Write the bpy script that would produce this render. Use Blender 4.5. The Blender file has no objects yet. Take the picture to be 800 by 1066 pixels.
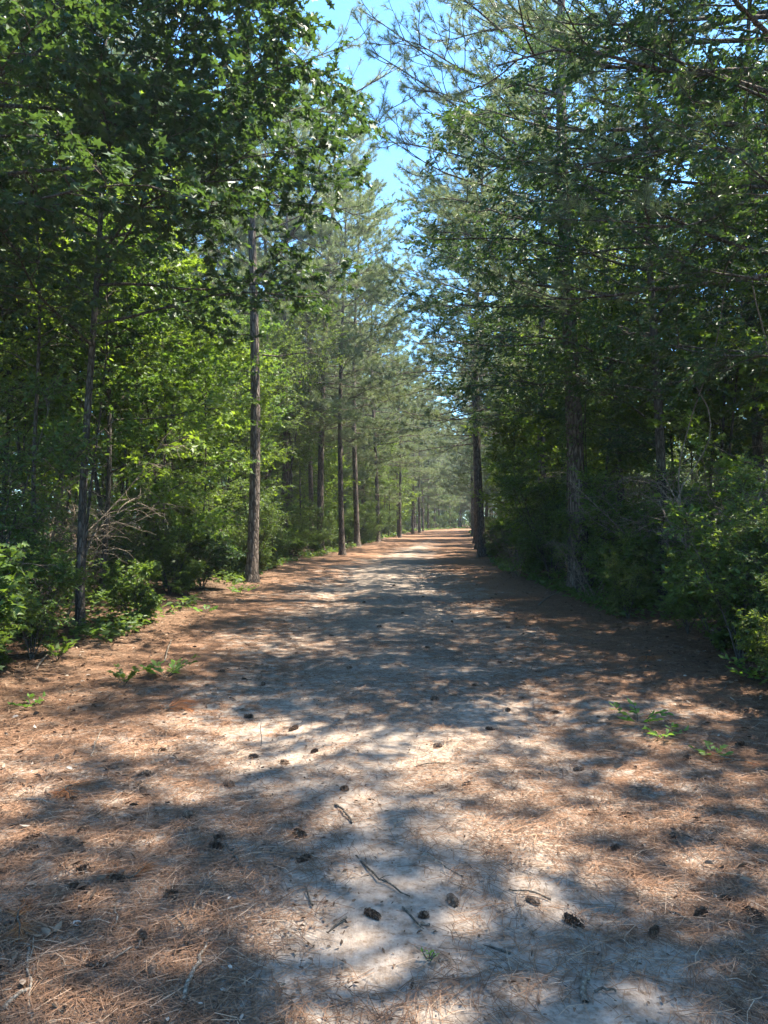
import bpy, math
import numpy as np
from mathutils import Vector

R = np.random.default_rng(11)
scene = bpy.context.scene
COL = scene.collection
PI = math.pi
F = 768.0          # focal length in pixels of the 800 px wide photograph
EYE = 1.6

# ------------------------------------------------------------------ maths
def unit(v):
    return v / np.maximum(np.linalg.norm(v, axis=-1, keepdims=True), 1e-9)

def _h(ix, iy, s):
    v = np.sin(ix * 127.1 + iy * 311.7 + s * 74.7) * 43758.5453
    return v - np.floor(v)

def vnoise(x, y, s=0):
    x = np.asarray(x, float); y = np.asarray(y, float)
    ix, iy = np.floor(x), np.floor(y)
    fx, fy = x - ix, y - iy
    fx = fx * fx * (3 - 2 * fx); fy = fy * fy * (3 - 2 * fy)
    a = _h(ix, iy, s); b = _h(ix + 1, iy, s); c = _h(ix, iy + 1, s); d = _h(ix + 1, iy + 1, s)
    return (a * (1 - fx) + b * fx) * (1 - fy) + (c * (1 - fx) + d * fx) * fy

def fbm(x, y, s=0, o=4):
    t, a, n = 0, 1.0, 0
    for k in range(o):
        t = t + a * vnoise(x * 2 ** k, y * 2 ** k, s + k); n += a; a *= .5
    return t / n

def sstep(a, b, x):
    t = np.clip((x - a) / (b - a), 0, 1)
    return t * t * (3 - 2 * t)

def cx(y):                                   # centre line of the track
    y = np.asarray(y, float)
    s = np.where(y > 22, .1 * (y - 22), 0) * sstep(18, 34, y)
    return .1 + s + .006 * np.maximum(y - 82, 0) ** 2 * (y < 150) + np.where(y >= 150, .006 * 68 ** 2 + .8 * (y - 150), 0)

def half(y):
    return 2.95

def terrain(x, y):
    x = np.asarray(x, float); y = np.asarray(y, float)
    e = np.abs(x - cx(y))
    v = sstep(2.4, 4.8, e)
    z = .05 * (fbm(x * .45, y * .45, 3) - .5) + v * (.10 + .22 * (fbm(x * .35, y * .35, 9) - .45))
    z = z + (.030 + .02 * v) * (fbm(x * 3.1, y * 3.1, 5, 3) - .5)
    z = z - .03 * np.exp(-((e - 1.15) / .42) ** 2) * (fbm(x * .2 + 4, y * .25, 21) > -1)
    return z

def ground_at(u, v):                         # a pixel of the photograph to its point on the ground
    y = EYE * F / (v - 540.0)
    return (u - 400.0) / F * y, y

# ------------------------------------------------------------------ mesh building
class MB:
    def __init__(s):
        s.V, s.F, s.T, s.n = [], [], [], 0
    def add(s, V, Fc, mat=0, tint=None):
        V = np.asarray(V, np.float32).reshape(-1, 3); Fc = np.asarray(Fc, np.int64)
        s.V.append(V); s.F.append((Fc + s.n, mat))
        t = np.full(len(V), .5, np.float32) if tint is None else np.broadcast_to(np.asarray(tint, np.float32), (len(V),))
        s.T.append(t); s.n += len(V)
    def mesh(s, name, mats, smooth=False):
        me = bpy.data.meshes.new(name)
        V = np.concatenate(s.V)
        loops = np.concatenate([f.ravel() for f, m in s.F])
        cnt = np.concatenate([np.full(len(f), f.shape[1]) for f, m in s.F])
        mi = np.concatenate([np.full(len(f), m) for f, m in s.F])
        me.vertices.add(len(V)); me.vertices.foreach_set('co', V.ravel())
        me.loops.add(len(loops)); me.loops.foreach_set('vertex_index', loops.astype(np.int32))
        me.polygons.add(len(cnt))
        st = np.concatenate([[0], np.cumsum(cnt)[:-1]])
        me.polygons.foreach_set('loop_start', st.astype(np.int32))
        me.polygons.foreach_set('material_index', mi.astype(np.int32))
        if smooth:
            me.polygons.foreach_set('use_smooth', np.ones(len(cnt), bool))
        a = me.attributes.new('tint', 'FLOAT', 'POINT'); a.data.foreach_set('value', np.concatenate(s.T))
        for m in mats: me.materials.append(m)
        me.update(calc_edges=True)
        return me

def tubes(mb, P, Rd, sides=5, mat=0, cap=True):
    """P (m,n,3) polylines, Rd (m,n) radii."""
    P = np.asarray(P, float); m, n, _ = P.shape
    Rd = np.broadcast_to(np.asarray(Rd, float), (m, n))
    T = np.empty_like(P); T[:, 1:-1] = P[:, 2:] - P[:, :-2]; T[:, 0] = P[:, 1] - P[:, 0]; T[:, -1] = P[:, -1] - P[:, -2]
    T = unit(T)
    main = unit(P[:, -1] - P[:, 0])
    ref = np.where(np.abs(main[:, 2:3]) > .8, np.array([[1., 0, 0]]), np.array([[0, 0, 1.]]))[:, None, :]
    A = unit(np.cross(T, ref)); B = np.cross(T, A)
    a = np.linspace(0, 2 * PI, sides, endpoint=False)
    V = P[:, :, None] + Rd[:, :, None, None] * (np.cos(a)[None, None, :, None] * A[:, :, None] + np.sin(a)[None, None, :, None] * B[:, :, None])
    i = np.arange(sides); j = (i + 1) % sides
    k = np.arange(n - 1)[:, None] * sides
    q = np.stack([k + i, k + j, k + sides + j, k + sides + i], -1).reshape(-1, 4)
    Fc = (np.arange(m)[:, None, None] * n * sides + q[None]).reshape(-1, 4)
    mb.add(V, Fc, mat)

STAR = (np.array([[0, 0, 0], [.36, .02, .03], [.19, .27, .05], [.5, .5, .02], [.17, .56, .04], [0, 1, -.1],
                  [-.36, .02, .03], [-.19, .27, .05], [-.5, .5, .02], [-.17, .56, .04]]),
        np.array([[0, 1, 2, 3, 4, 5], [0, 5, 9, 8, 7, 6]]))
OVAL = (np.array([[0, 0, 0], [.2, .28, .05], [.19, .64, .04], [0, 1, -.08], [-.2, .28, .05], [-.19, .64, .04]]),
        np.array([[0, 1, 2, 3], [0, 3, 5, 4]]))
RHOM = (np.array([[0, 0, 0], [.3, .45, .05], [0, 1, -.05], [-.3, .45, .05]]), np.array([[0, 1, 2, 3]]))

def leaves(mb, pos, d, nrm, size, shape, mat, rng, tint=None):
    T, Fc = shape
    pos = np.asarray(pos); m = len(pos)
    d = unit(d); s = unit(np.cross(d, nrm)); n = np.cross(s, d)
    size = np.broadcast_to(np.asarray(size, float), (m,))
    curl = rng.uniform(-1.5, 3., (m, 1, 1))
    wid = rng.uniform(.8, 1.15, (m, 1, 1))
    V = pos[:, None] + size[:, None, None] * (T[None, :, 0:1] * wid * s[:, None] + T[None, :, 1:2] * d[:, None] + T[None, :, 2:3] * curl * n[:, None])
    FF = (np.arange(m)[:, None, None] * len(T) + Fc[None]).reshape(-1, Fc.shape[1])
    t = rng.uniform(0, 1, m) if tint is None else tint
    mb.add(V, FF, mat, np.repeat(t, len(T)))

def needles(mb, pos, d, L, w, mat, rng, tint=None):
    m = len(pos); d = unit(d)
    s = unit(np.cross(d, rng.normal(size=(m, 3)))) * (np.asarray(w) * .5 * np.ones(m))[:, None]
    L = np.broadcast_to(L, (m,))[:, None]
    V = np.stack([pos - s, pos + s, pos + d * L + np.array([0, 0, -.12]) * L], 1)
    t = rng.uniform(0, 1, m) if tint is None else tint
    mb.add(V, np.arange(m * 3).reshape(-1, 3), mat, np.repeat(t, 3))

def curves(pos, d, L, n, droop, wob, rng):
    m = len(pos); t = np.linspace(0, 1, n)[None, :, None]
    L = np.broadcast_to(L, (m,))[:, None, None]; droop = np.broadcast_to(droop, (m,))[:, None, None]
    P = pos[:, None] + L * (d[:, None] * t + np.array([0, 0, 1.]) * droop * t * t)
    ph = rng.uniform(0, 6.28, (m, 1, 3)); fr = rng.uniform(3, 8, (m, 1, 3))
    P = P + wob * L * (np.sin(fr * t + ph) - np.sin(ph)) * t ** .5
    return P

def spawn(P, k, t0, t1, a0, a1, rng, vert=.15, up=0.):
    m, n, _ = P.shape
    t = t0 + (t1 - t0) * (np.arange(k)[None] + rng.uniform(0, 1, (m, k))) / k
    f = np.clip(t * (n - 1), 0, n - 1.001); i = f.astype(int); fr = (f - i)[..., None]
    mi = np.arange(m)[:, None]
    pos = P[mi, i] * (1 - fr) + P[mi, i + 1] * fr
    T = unit(P[mi, i + 1] - P[mi, i])
    side = unit(np.cross(T, np.array([0, 0, 1.])) + 1e-4)
    sg = np.where((np.arange(k)[None] + rng.integers(0, 2, (m, 1))) % 2, 1., -1.)[..., None]
    a = rng.uniform(a0, a1, (m, k))[..., None]
    d = T * np.cos(a) + side * sg * np.sin(a)
    d = d + np.array([0, 0, 1.]) * (rng.normal(0, vert, (m, k, 1)) + up)
    return pos.reshape(-1, 3), unit(d).reshape(-1, 3), t.reshape(-1), T.reshape(-1, 3)

# ------------------------------------------------------------------ materials
def mat_new(name):
    m = bpy.data.materials.new(name); m.use_nodes = True
    nt = m.node_tree; nt.nodes.clear()
    return m, nt, lambda t, **k: _node(nt, t, **k)

def _node(nt, t, **k):
    n = nt.nodes.new(t)
    for a, v in k.items():
        if a in ('operation', 'blend_type', 'data_type', 'attribute_name', 'noise_dimensions', 'feature', 'musgrave_type', 'vector_type', 'distance'):
            setattr(n, a, v)
        else:
            n.inputs[a.replace('_', ' ')].default_value = v
    return n

def ramp(nt, src, stops, interp='LINEAR'):
    n = nt.nodes.new('ShaderNodeValToRGB'); n.color_ramp.interpolation = interp
    el = n.color_ramp.elements
    while len(el) < len(stops): el.new(.5)
    for e, (p, c) in zip(el, stops):
        e.position = p; e.color = (*c, 1) if len(c) == 3 else c
    nt.links.new(src, n.inputs[0])
    return n.outputs[0]

def math_n(nt, op, a, b=None, clamp=False):
    n = nt.nodes.new('ShaderNodeMath'); n.operation = op; n.use_clamp = clamp
    for i, v in enumerate((a, b)):
        if v is None: continue
        if isinstance(v, (int, float)): n.inputs[i].default_value = v
        else: nt.links.new(v, n.inputs[i])
    return n.outputs[0]

def mixc(nt, fac, a, b):
    n = nt.nodes.new('ShaderNodeMix'); n.data_type = 'RGBA'
    for i, v in ((0, fac), (6, a), (7, b)):
        if isinstance(v, (int, float)): n.inputs[i].default_value = v
        elif isinstance(v, tuple): n.inputs[i].default_value = (*v, 1)
        else: nt.links.new(v, n.inputs[i])
    return n.outputs[2]

def noise(nt, vec, scale, detail=4, rough=.6):
    n = nt.nodes.new('ShaderNodeTexNoise'); n.inputs['Scale'].default_value = scale
    n.inputs['Detail'].default_value = detail; n.inputs['Roughness'].default_value = rough
    nt.links.new(vec, n.inputs['Vector'])
    return n.outputs[0]

def mapping(nt, vec, scale, rot=(0, 0, 0)):
    n = nt.nodes.new('ShaderNodeMapping'); n.inputs['Scale'].default_value = scale; n.inputs['Rotation'].default_value = rot
    nt.links.new(vec, n.inputs['Vector'])
    return n.outputs[0]

def bump(nt, h, strength, dist):
    n = nt.nodes.new('ShaderNodeBump'); n.inputs['Strength'].default_value = strength; n.inputs['Distance'].default_value = dist
    nt.links.new(h, n.inputs['Height'])
    return n.outputs[0]

def foliage_mat(name, c0, c1, c2, trans, tfac=.4, rough=.45, spec=.35):
    """per-leaf tint from c0 to c1, per-plant drift towards c2"""
    m, nt, N = mat_new(name)
    at = N('ShaderNodeAttribute', attribute_name='tint')
    oi = N('ShaderNodeObjectInfo')
    c = mixc(nt, at.outputs['Fac'], c0, c1)
    f = math_n(nt, 'MULTIPLY', oi.outputs['Random'], .75)
    c = mixc(nt, f, c, c2)
    p = N('ShaderNodeBsdfPrincipled', Roughness=rough)
    p.inputs['Specular IOR Level'].default_value = spec
    nt.links.new(c, p.inputs['Base Color'])
    tr = N('ShaderNodeBsdfTranslucent')
    tc = nt.nodes.new('ShaderNodeMix'); tc.data_type = 'RGBA'; tc.blend_type = 'MULTIPLY'; tc.inputs[0].default_value = 1
    nt.links.new(c, tc.inputs[6]); tc.inputs[7].default_value = (*trans, 1)
    nt.links.new(tc.outputs[2], tr.inputs['Color'])
    mx = N('ShaderNodeMixShader'); mx.inputs[0].default_value = tfac
    nt.links.new(p.outputs[0], mx.inputs[1]); nt.links.new(tr.outputs[0], mx.inputs[2])
    o = N('ShaderNodeOutputMaterial'); nt.links.new(mx.outputs[0], o.inputs[0])
    return m

def bark_mat(name, dark, mid, light, scale, stretch, bs):
    m, nt, N = mat_new(name)
    tc = N('ShaderNodeTexCoord')
    v = mapping(nt, tc.outputs['Object'], (scale, scale, scale * stretch))
    w = noise(nt, v, 1., 5, .65)
    vo = N('ShaderNodeTexVoronoi', feature='DISTANCE_TO_EDGE'); vo.inputs['Scale'].default_value = .9
    dv = nt.nodes.new('ShaderNodeVectorMath'); dv.operation = 'ADD'
    nz = nt.nodes.new('ShaderNodeTexNoise'); nz.inputs['Scale'].default_value = 1.5
    nt.links.new(v, nz.inputs['Vector']); nt.links.new(v, dv.inputs[0]); nt.links.new(nz.outputs[1], dv.inputs[1])
    nt.links.new(dv.outputs[0], vo.inputs['Vector'])
    crack = math_n(nt, 'MULTIPLY', vo.outputs[0], 5., True)
    c = ramp(nt, w, [(.3, dark), (.5, mid), (.72, light)])
    big = noise(nt, tc.outputs['Object'], 1.3, 3)
    c = mixc(nt, math_n(nt, 'MULTIPLY', big, .55), c, (.11, .105, .09))
    c = mixc(nt, crack, dark, c)
    p = N('ShaderNodeBsdfPrincipled', Roughness=.9)
    p.inputs['Specular IOR Level'].default_value = .15
    nt.links.new(c, p.inputs['Base Color'])
    hsum = math_n(nt, 'ADD', math_n(nt, 'MULTIPLY', w, .5), crack)
    nt.links.new(bump(nt, hsum, bs, .02), p.inputs['Normal'])
    o = N('ShaderNodeOutputMaterial'); nt.links.new(p.outputs[0], o.inputs[0])
    return m

def tint_mat(name, stops, rough=.85, spec=.2, trans=0):
    m, nt, N = mat_new(name)
    at = N('ShaderNodeAttribute', attribute_name='tint')
    c = ramp(nt, at.outputs['Fac'], stops)
    g = N('ShaderNodeNewGeometry')
    n = noise(nt, g.outputs['Position'], 60, 3)
    c = mixc(nt, math_n(nt, 'MULTIPLY', n, .35), c, (.05, .035, .025))
    p = N('ShaderNodeBsdfPrincipled', Roughness=rough); p.inputs['Specular IOR Level'].default_value = spec
    nt.links.new(c, p.inputs['Base Color'])
    o = N('ShaderNodeOutputMaterial'); nt.links.new(p.outputs[0], o.inputs[0])
    return m

M_BARK = bark_mat('pine_bark', (.06, .047, .038), (.21, .168, .14), (.36, .31, .27), 18, .22, .9)
M_BARK2 = bark_mat('hardwood_bark', (.04, .034, .028), (.10, .088, .074), (.19, .175, .155), 22, .3, .6)
M_TWIG = bark_mat('twig_bark', (.05, .04, .03), (.11, .09, .07), (.19, .16, .13), 40, .5, .3)
M_DEAD = bark_mat('dead_wood', (.13, .10, .075), (.32, .26, .20), (.48, .42, .34), 45, .3, .5)
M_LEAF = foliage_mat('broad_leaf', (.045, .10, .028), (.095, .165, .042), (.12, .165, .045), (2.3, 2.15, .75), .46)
M_LEAFB = foliage_mat('sun_toned_leaf', (.075, .14, .03), (.13, .21, .045), (.14, .20, .045), (2.2, 2.1, .7), .48)  # lighter yellow-green: the glow of sunlit leaves is put into the colour
M_LEAFD = foliage_mat('dark_shade_toned_leaf', (.024, .058, .026), (.048, .092, .036), (.046, .09, .036), (2.2, 2.0, .75), .34)  # dark green, with the canopy's shade side mixed into the colour
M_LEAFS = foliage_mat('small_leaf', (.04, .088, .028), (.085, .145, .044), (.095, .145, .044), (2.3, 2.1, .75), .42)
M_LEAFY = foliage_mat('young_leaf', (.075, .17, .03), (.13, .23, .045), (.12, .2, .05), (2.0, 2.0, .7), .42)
M_NEED = foliage_mat('pine_needle', (.10, .138, .068), (.225, .262, .138), (.16, .20, .105), (1.4, 1.45, .95), .42, .42, .6)
M_GRASS = foliage_mat('grass_blade', (.06, .13, .03), (.11, .18, .05), (.1, .16, .04), (1.8, 1.8, .8), .4)
M_FALL = tint_mat('fallen_needle', [(0, (.06, .036, .025)), (.4, (.175, .095, .056)), (.75, (.33, .185, .108)), (1, (.50, .36, .25))])
M_RUST = tint_mat('rusty_needle', [(0, (.22, .075, .03)), (.6, (.42, .16, .06)), (1, (.55, .27, .12))])
M_LITTER = tint_mat('dead_leaf', [(0, (.055, .036, .024)), (.5, (.16, .10, .065)), (.85, (.27, .19, .13)), (1, (.42, .36, .30))])
M_CONE = tint_mat('cone_scale', [(0, (.05, .032, .022)), (.55, (.14, .088, .058)), (1, (.30, .21, .15))])
M_WOODS = foliage_mat('woods_leaf', (.03, .075, .022), (.085, .135, .045), (.06, .11, .035), (2.0, 2.0, .8), .4)

def ground_mat():
    m, nt, N = mat_new('ground_litter')
    g = N('ShaderNodeNewGeometry'); pos = g.outputs['Position']
    ed = N('ShaderNodeAttribute', attribute_name='edge').outputs['Fac']
    big = noise(nt, pos, .55, 3, .5); mid = noise(nt, pos, 3.4, 6, .68); fine = noise(nt, pos, 16, 5, .7); vf = noise(nt, pos, 90, 3, .7)
    # fallen needles: streaky, three crossing directions
    st = None
    for k, (rz, sc) in enumerate(((.4, 26), (1.5, 22), (2.6, 30))):
        n = noise(nt, mapping(nt, pos, (sc * 6, sc, sc), (0, 0, rz)), 1.0, 2, .6)
        st = n if st is None else math_n(nt, 'MAXIMUM', st, n)
    need = ramp(nt, st, [(.48, (.075, .044, .03)), (.58, (.215, .118, .07)), (.70, (.38, .23, .14))])
    need = mixc(nt, math_n(nt, 'MULTIPLY', fine, .5), need, (.22, .135, .09))
    sand = ramp(nt, fine, [(.32, (.15, .115, .088)), (.48, (.30, .257, .212)), (.68, (.45, .405, .35))])
    sand = mixc(nt, math_n(nt, 'MULTIPLY', vf, .6), sand, (.20, .14, .10))
    crumb = ramp(nt, noise(nt, pos, 38, 2, .5), [(.60, (0, 0, 0)), (.68, (1, 1, 1))])
    sand = mixc(nt, math_n(nt, 'MULTIPLY', crumb, .55), sand, (.13, .085, .055))
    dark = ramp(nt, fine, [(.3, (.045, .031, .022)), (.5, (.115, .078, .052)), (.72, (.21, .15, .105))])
    # sand shows where the middle of the track is worn
    s = math_n(nt, 'ADD', math_n(nt, 'MULTIPLY', big, .7), math_n(nt, 'MULTIPLY', mid, 1.1))
    s = math_n(nt, 'ADD', s, math_n(nt, 'MULTIPLY', fine, .75))
    s = math_n(nt, 'SUBTRACT', s, math_n(nt, 'MULTIPLY', ed, .19))
    sx = nt.nodes.new('ShaderNodeSeparateXYZ'); nt.links.new(pos, sx.inputs[0])
    s = math_n(nt, 'SUBTRACT', s, math_n(nt, 'MULTIPLY', math_n(nt, 'MULTIPLY', math_n(nt, 'SUBTRACT', sx.outputs[1], 14.), .022, True), .45))
    sm = ramp(nt, s, [(.93 / 2, (0, 0, 0)), (.0, (0, 0, 0))]) if False else None
    n = nt.nodes.new('ShaderNodeMapRange'); n.interpolation_type = 'SMOOTHSTEP'
    n.inputs['From Min'].default_value = .82; n.inputs['From Max'].default_value = 1.05
    nt.links.new(s, n.inputs['Value'])
    c = mixc(nt, math_n(nt, 'MULTIPLY', n.outputs[0], .92), need, sand)
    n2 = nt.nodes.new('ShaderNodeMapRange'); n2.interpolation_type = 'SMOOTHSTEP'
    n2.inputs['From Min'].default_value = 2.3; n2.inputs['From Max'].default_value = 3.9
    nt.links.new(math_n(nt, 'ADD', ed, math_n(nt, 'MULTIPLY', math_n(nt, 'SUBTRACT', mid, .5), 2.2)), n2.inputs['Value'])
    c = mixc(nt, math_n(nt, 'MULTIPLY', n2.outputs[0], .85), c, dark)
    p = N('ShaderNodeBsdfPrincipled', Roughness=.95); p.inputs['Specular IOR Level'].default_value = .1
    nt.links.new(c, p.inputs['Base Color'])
    h = math_n(nt, 'ADD', math_n(nt, 'MULTIPLY', fine, .7), math_n(nt, 'ADD', math_n(nt, 'MULTIPLY', vf, .25), math_n(nt, 'MULTIPLY', st, .12)))
    nt.links.new(bump(nt, h, .8, .03), p.inputs['Normal'])
    o = N('ShaderNodeOutputMaterial'); nt.links.new(p.outputs[0], o.inputs[0])
    return m

# ------------------------------------------------------------------ objects
def tag(o, label=None, cat=None, group=None, kind=None):
    if label: o['label'] = label
    if cat: o['category'] = cat
    if group: o['group'] = group
    if kind: o['kind'] = kind
    return o

def link(name, mesh, parent=None):
    o = bpy.data.objects.new(name, mesh); COL.objects.link(o)
    if parent is not None: o.parent = parent
    return o

def plant(name, parts, loc, rz=0., sc=1., label=None, cat=None, group=None, tilt=(0, 0)):
    """One thing: an Empty at its base with its parts. parts: [(part name, mesh)]; a lone part with no name makes the thing that mesh."""
    if len(parts) == 1 and parts[0][0] is None:
        o = link(name, parts[0][1])
    else:
        o = bpy.data.objects.new(name, None); COL.objects.link(o); o.empty_display_size = .2
        for pn, me in parts: link(pn, me, o)
    o.location = loc; o.rotation_euler = (tilt[0], tilt[1], rz); o.scale = (sc, sc, sc)
    return tag(o, label, cat, group)

def on_ground(x, y, dz=-.03):
    return (float(x), float(y), float(terrain(x, y)) + dz)

# ------------------------------------------------------------------ pine trees
def pine(seed, H, r, c0, Lmax, nb, nsub=7, ntuft=42, nw=.005, dead=(), lean=(0, 0), split=False, az_bias=None, nl=.17, kind=M_NEED, extra=()):
    """trunk, branches and needle crown. c0: height share where live branches begin."""
    rng = np.random.default_rng(seed)
    t = np.linspace(0, 1, 16) ** 1.6
    P = np.stack([lean[0] * t ** 1.3 + .17 * np.sin(t * 5 + seed), lean[1] * t ** 1.3 + .17 * np.sin(t * 4 + 2 * seed), t * H], 1)
    P[:, :2] -= P[0, :2]
    rad = r * (1 - .86 * t ** 1.15) ; rad[0] *= 1.65; rad[1] *= 1.2; rad[2] *= 1.05
    tk = MB(); tubes(tk, P[None], rad[None], 12)
    cr = MB()
    hs = c0 + (1 - c0) * (np.arange(nb) + rng.uniform(0, .9, nb)) / nb
    az = np.arange(nb) * 2.4 + rng.uniform(-.5, .5, nb)
    if az_bias is not None:
        az = np.where(rng.uniform(0, 1, nb) < .45, az_bias + rng.normal(0, .5, nb), az)
    rel = (hs - c0) / (1 - c0)
    L = Lmax * (np.sin(np.clip(rel * .68 + .32, 0, 1) * PI) ** .6 * .85 + .15) * rng.uniform(.7, 1.1, nb) * np.where(rel > .8, .75, 1)
    el = -.2 + .8 * rel + rng.normal(0, .12, nb)
    for h_, a_, l_, e_ in extra:
        hs = np.append(hs, h_ / H); az = np.append(az, a_); L = np.append(L, l_); el = np.append(el, e_)
    def at(h):
        f = np.clip(np.interp(h, t, np.arange(16)), 0, 14.99); i = f.astype(int); fr = (f - i)[:, None]
        return P[i] * (1 - fr) + P[i + 1] * fr, np.interp(h, t, rad)
    pos, tr = at(hs)
    d = np.stack([np.cos(az) * np.cos(el), np.sin(az) * np.cos(el), np.sin(el)], 1)
    B = curves(pos, d, L, 9, .10 + .12 * rng.normal(size=len(L)), .035, rng)
    br = np.minimum(tr * .5, .008 + .0062 * L)[:, None] * np.linspace(1, .25, 9)[None]
    limbs = []
    if split:
        for i in range(len(L)):
            b = MB(); tubes(b, B[i:i + 1], br[i:i + 1], 6); limbs.append(('branch', b.mesh('pine_branch', [M_BARK], True)))
    else:
        tubes(tk, B, br, 5)
    if len(dead):
        dp, dr = at(np.array([q[0] / H for q in dead]))
        for i, q in enumerate(dead):
            dd = np.array([[math.cos(q[1]) * math.cos(q[2]), math.sin(q[1]) * math.cos(q[2]), math.sin(q[2])]])
            Bd = curves(dp[i:i + 1], dd, q[3], 9, q[4], .03, rng)
            b = MB(); tubes(b, Bd, (q[5] * np.linspace(1, .2, 9))[None], 6)
            sp, sd, _, _ = spawn(Bd, 3, .4, .95, .4, .9, rng, .3)
            S = curves(sp, sd, rng.uniform(.2, .5, 3) * q[3] * .4, 4, 0, .05, rng); tubes(b, S, (q[5] * .3 * np.linspace(1, .3, 4))[None], 4)
            limbs.append(('branch', b.mesh('dead_branch', [M_BARK], True)))
    # side shoots and tufts
    sp, sd, st, _ = spawn(B, nsub, .28, 1., .45, 1.0, rng, .16, .08)
    Ls = np.repeat(L, nsub) * (.34 - .16 * st) * rng.uniform(.7, 1.2, len(st)) + .1
    S = curves(sp, sd, Ls, 5, .22, .03, rng)
    tubes(cr, S, np.linspace(.011, .005, 5)[None], 4, 1)
    s2, d2, _, _ = spawn(S, 3, .2, .95, .45, .95, rng, .25, .1)
    S2 = curves(s2, d2, rng.uniform(.12, .3, len(s2)), 4, .2, .02, rng)
    tubes(cr, S2, np.linspace(.007, .004, 4)[None], 3, 1)
    tips = np.concatenate([S[:, -2:], S2[:, -2:], B[:, -2:]])
    tp = tips[:, 1]; td = unit(tips[:, 1] - tips[:, 0])
    m = len(tp); k = ntuft
    back = rng.uniform(0, .17, (m, k)); a = rng.uniform(.3, 1.35, (m, k)); ph = rng.uniform(0, 2 * PI, (m, k))
    A = unit(np.cross(td, rng.normal(size=(m, 3)))); Bx = np.cross(td, A)
    nd = td[:, None] * np.cos(a)[..., None] + (A[:, None] * np.cos(ph)[..., None] + Bx[:, None] * np.sin(ph)[..., None]) * np.sin(a)[..., None]
    npz = tp[:, None] - td[:, None] * back[..., None]
    tint = np.clip(rng.uniform(.1, .9, (m, 1)) + rng.normal(0, .15, (m, k)), 0, 1)
    needles(cr, npz.reshape(-1, 3), nd.reshape(-1, 3), rng.uniform(.75, 1.1, m * k) * nl, nw, 0, rng, tint.ravel())
    return [('trunk', tk.mesh('pine_trunk', [M_BARK], True))] + limbs + [('crown', cr.mesh('pine_crown', [kind, M_TWIG]))]

# ------------------------------------------------------------------ broadleaf trees and shrubs
def broadleaf(seed, H, r, spread, c0=.3, nb=18, nsub=6, ntw=5, nlf=12, ls=.09, shape=STAR, leaf=None, lean=(0, 0), spec=None, split=False, flat=.75, bark=None, el0=.25, el1=1.0, twl=.4, wob=.03, droop=-.05, stems=1, vj=.34):
    rng = np.random.default_rng(seed)
    leaf = leaf or M_LEAF; bark = bark or M_BARK2
    t = np.linspace(0, 1, 12)
    tk = MB(); cr = MB(); limbs = []
    for sidx in range(stems):
        a = rng.uniform(0, 6.28)
        lx, ly = (lean if stems == 1 else (math.cos(a) * H * .35, math.sin(a) * H * .35))
        P = np.stack([lx * t ** 1.2 + wob * H * .25 * np.sin(t * 6 + seed + sidx), ly * t ** 1.2 + wob * H * .25 * np.sin(t * 5 + 1.7 * seed), t * H * (1 if sidx == 0 else rng.uniform(.6, .95))], 1)
        P[:, :2] -= P[0, :2]
        rad = r * (1 - .85 * t) * (1 if sidx == 0 else .8); rad[0] *= 1.25
        tubes(tk, P[None], rad[None], 9 if r > .04 else 6)
        n_ = nb if stems == 1 else max(3, nb // stems)
        hs = c0 + (1 - c0) * (np.arange(n_) + rng.uniform(0, .9, n_)) / n_
        rel = (hs - c0) / (1 - c0)
        az = np.arange(n_) * 2.4 + rng.uniform(-.6, .6, n_) + seed
        L = spread * (np.sin(np.clip(.2 + .75 * rel, 0, 1) * PI) ** .7) * rng.uniform(.7, 1.15, n_)
        el = el0 + (el1 - el0) * rel + rng.normal(0, .12, n_)
        if spec and sidx == 0:
            for (h_, a_, l_, e_) in spec:
                hs = np.append(hs, h_ / H); az = np.append(az, a_); L = np.append(L, l_); el = np.append(el, e_)
        f = np.clip(hs * 11, 0, 10.99); i = f.astype(int); fr = (f - i)[:, None]
        pos = P[i] * (1 - fr) + P[i + 1] * fr
        d = np.stack([np.cos(az) * np.cos(el), np.sin(az) * np.cos(el), np.sin(el)], 1)
        B = curves(pos, d, L, 9, droop, .035, rng)
        br = np.minimum(np.interp(hs, t, rad) * .6, .003 + .0065 * L)[:, None] * np.linspace(1, .22, 9)[None]
        if split:
            for q in range(len(L)):
                b = MB(); tubes(b, B[q:q + 1], br[q:q + 1], 6); limbs.append(('branch', b.mesh('leafy_branch', [bark], True)))
        else:
            tubes(tk, B, br, 5)
        sp, sd, st, _ = spawn(B, nsub, .22, 1., .5, 1.15, rng, vj, .06)
        Ls = np.repeat(L, nsub) * (.42 - .22 * st) * rng.uniform(.7, 1.25, len(st)) + .08
        S = curves(sp, sd, Ls, 5, 0., .05, rng)
        tubes(cr, S, (np.linspace(1, .35, 5)[None] * (.0035 + .004 * Ls)[:, None]), 4, 1)
        S = np.concatenate([S, B[:, [0, 2, 4, 6, 8]][:, :, :]]) if True else S
        tp, td, tt, _ = spawn(S, ntw, .2, 1., .4, 1.15, rng, vj + .08, .05)
        W = curves(tp, td, rng.uniform(.5, 1.3, len(tp)) * twl, 4, -.08, .06, rng)
        tubes(cr, W, np.linspace(.0035, .0015, 4)[None], 3, 1)
        lp, ld, lt, lT = spawn(W, nlf, .1, 1.02, .4, 1.3, rng, .38, -.25)
        nrm = np.array([0, 0, 1.]) + rng.normal(0, flat, (len(lp), 3))
        leaves(cr, lp, ld, nrm, ls * (.45 + .85 * rng.uniform(0, 1, len(lp)) ** .8), shape, 0, rng)
    return [('trunk', tk.mesh('hardwood_trunk', [bark], True))] + limbs + [('crown', cr.mesh('leafy_crown', [leaf, M_TWIG]))]

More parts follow.
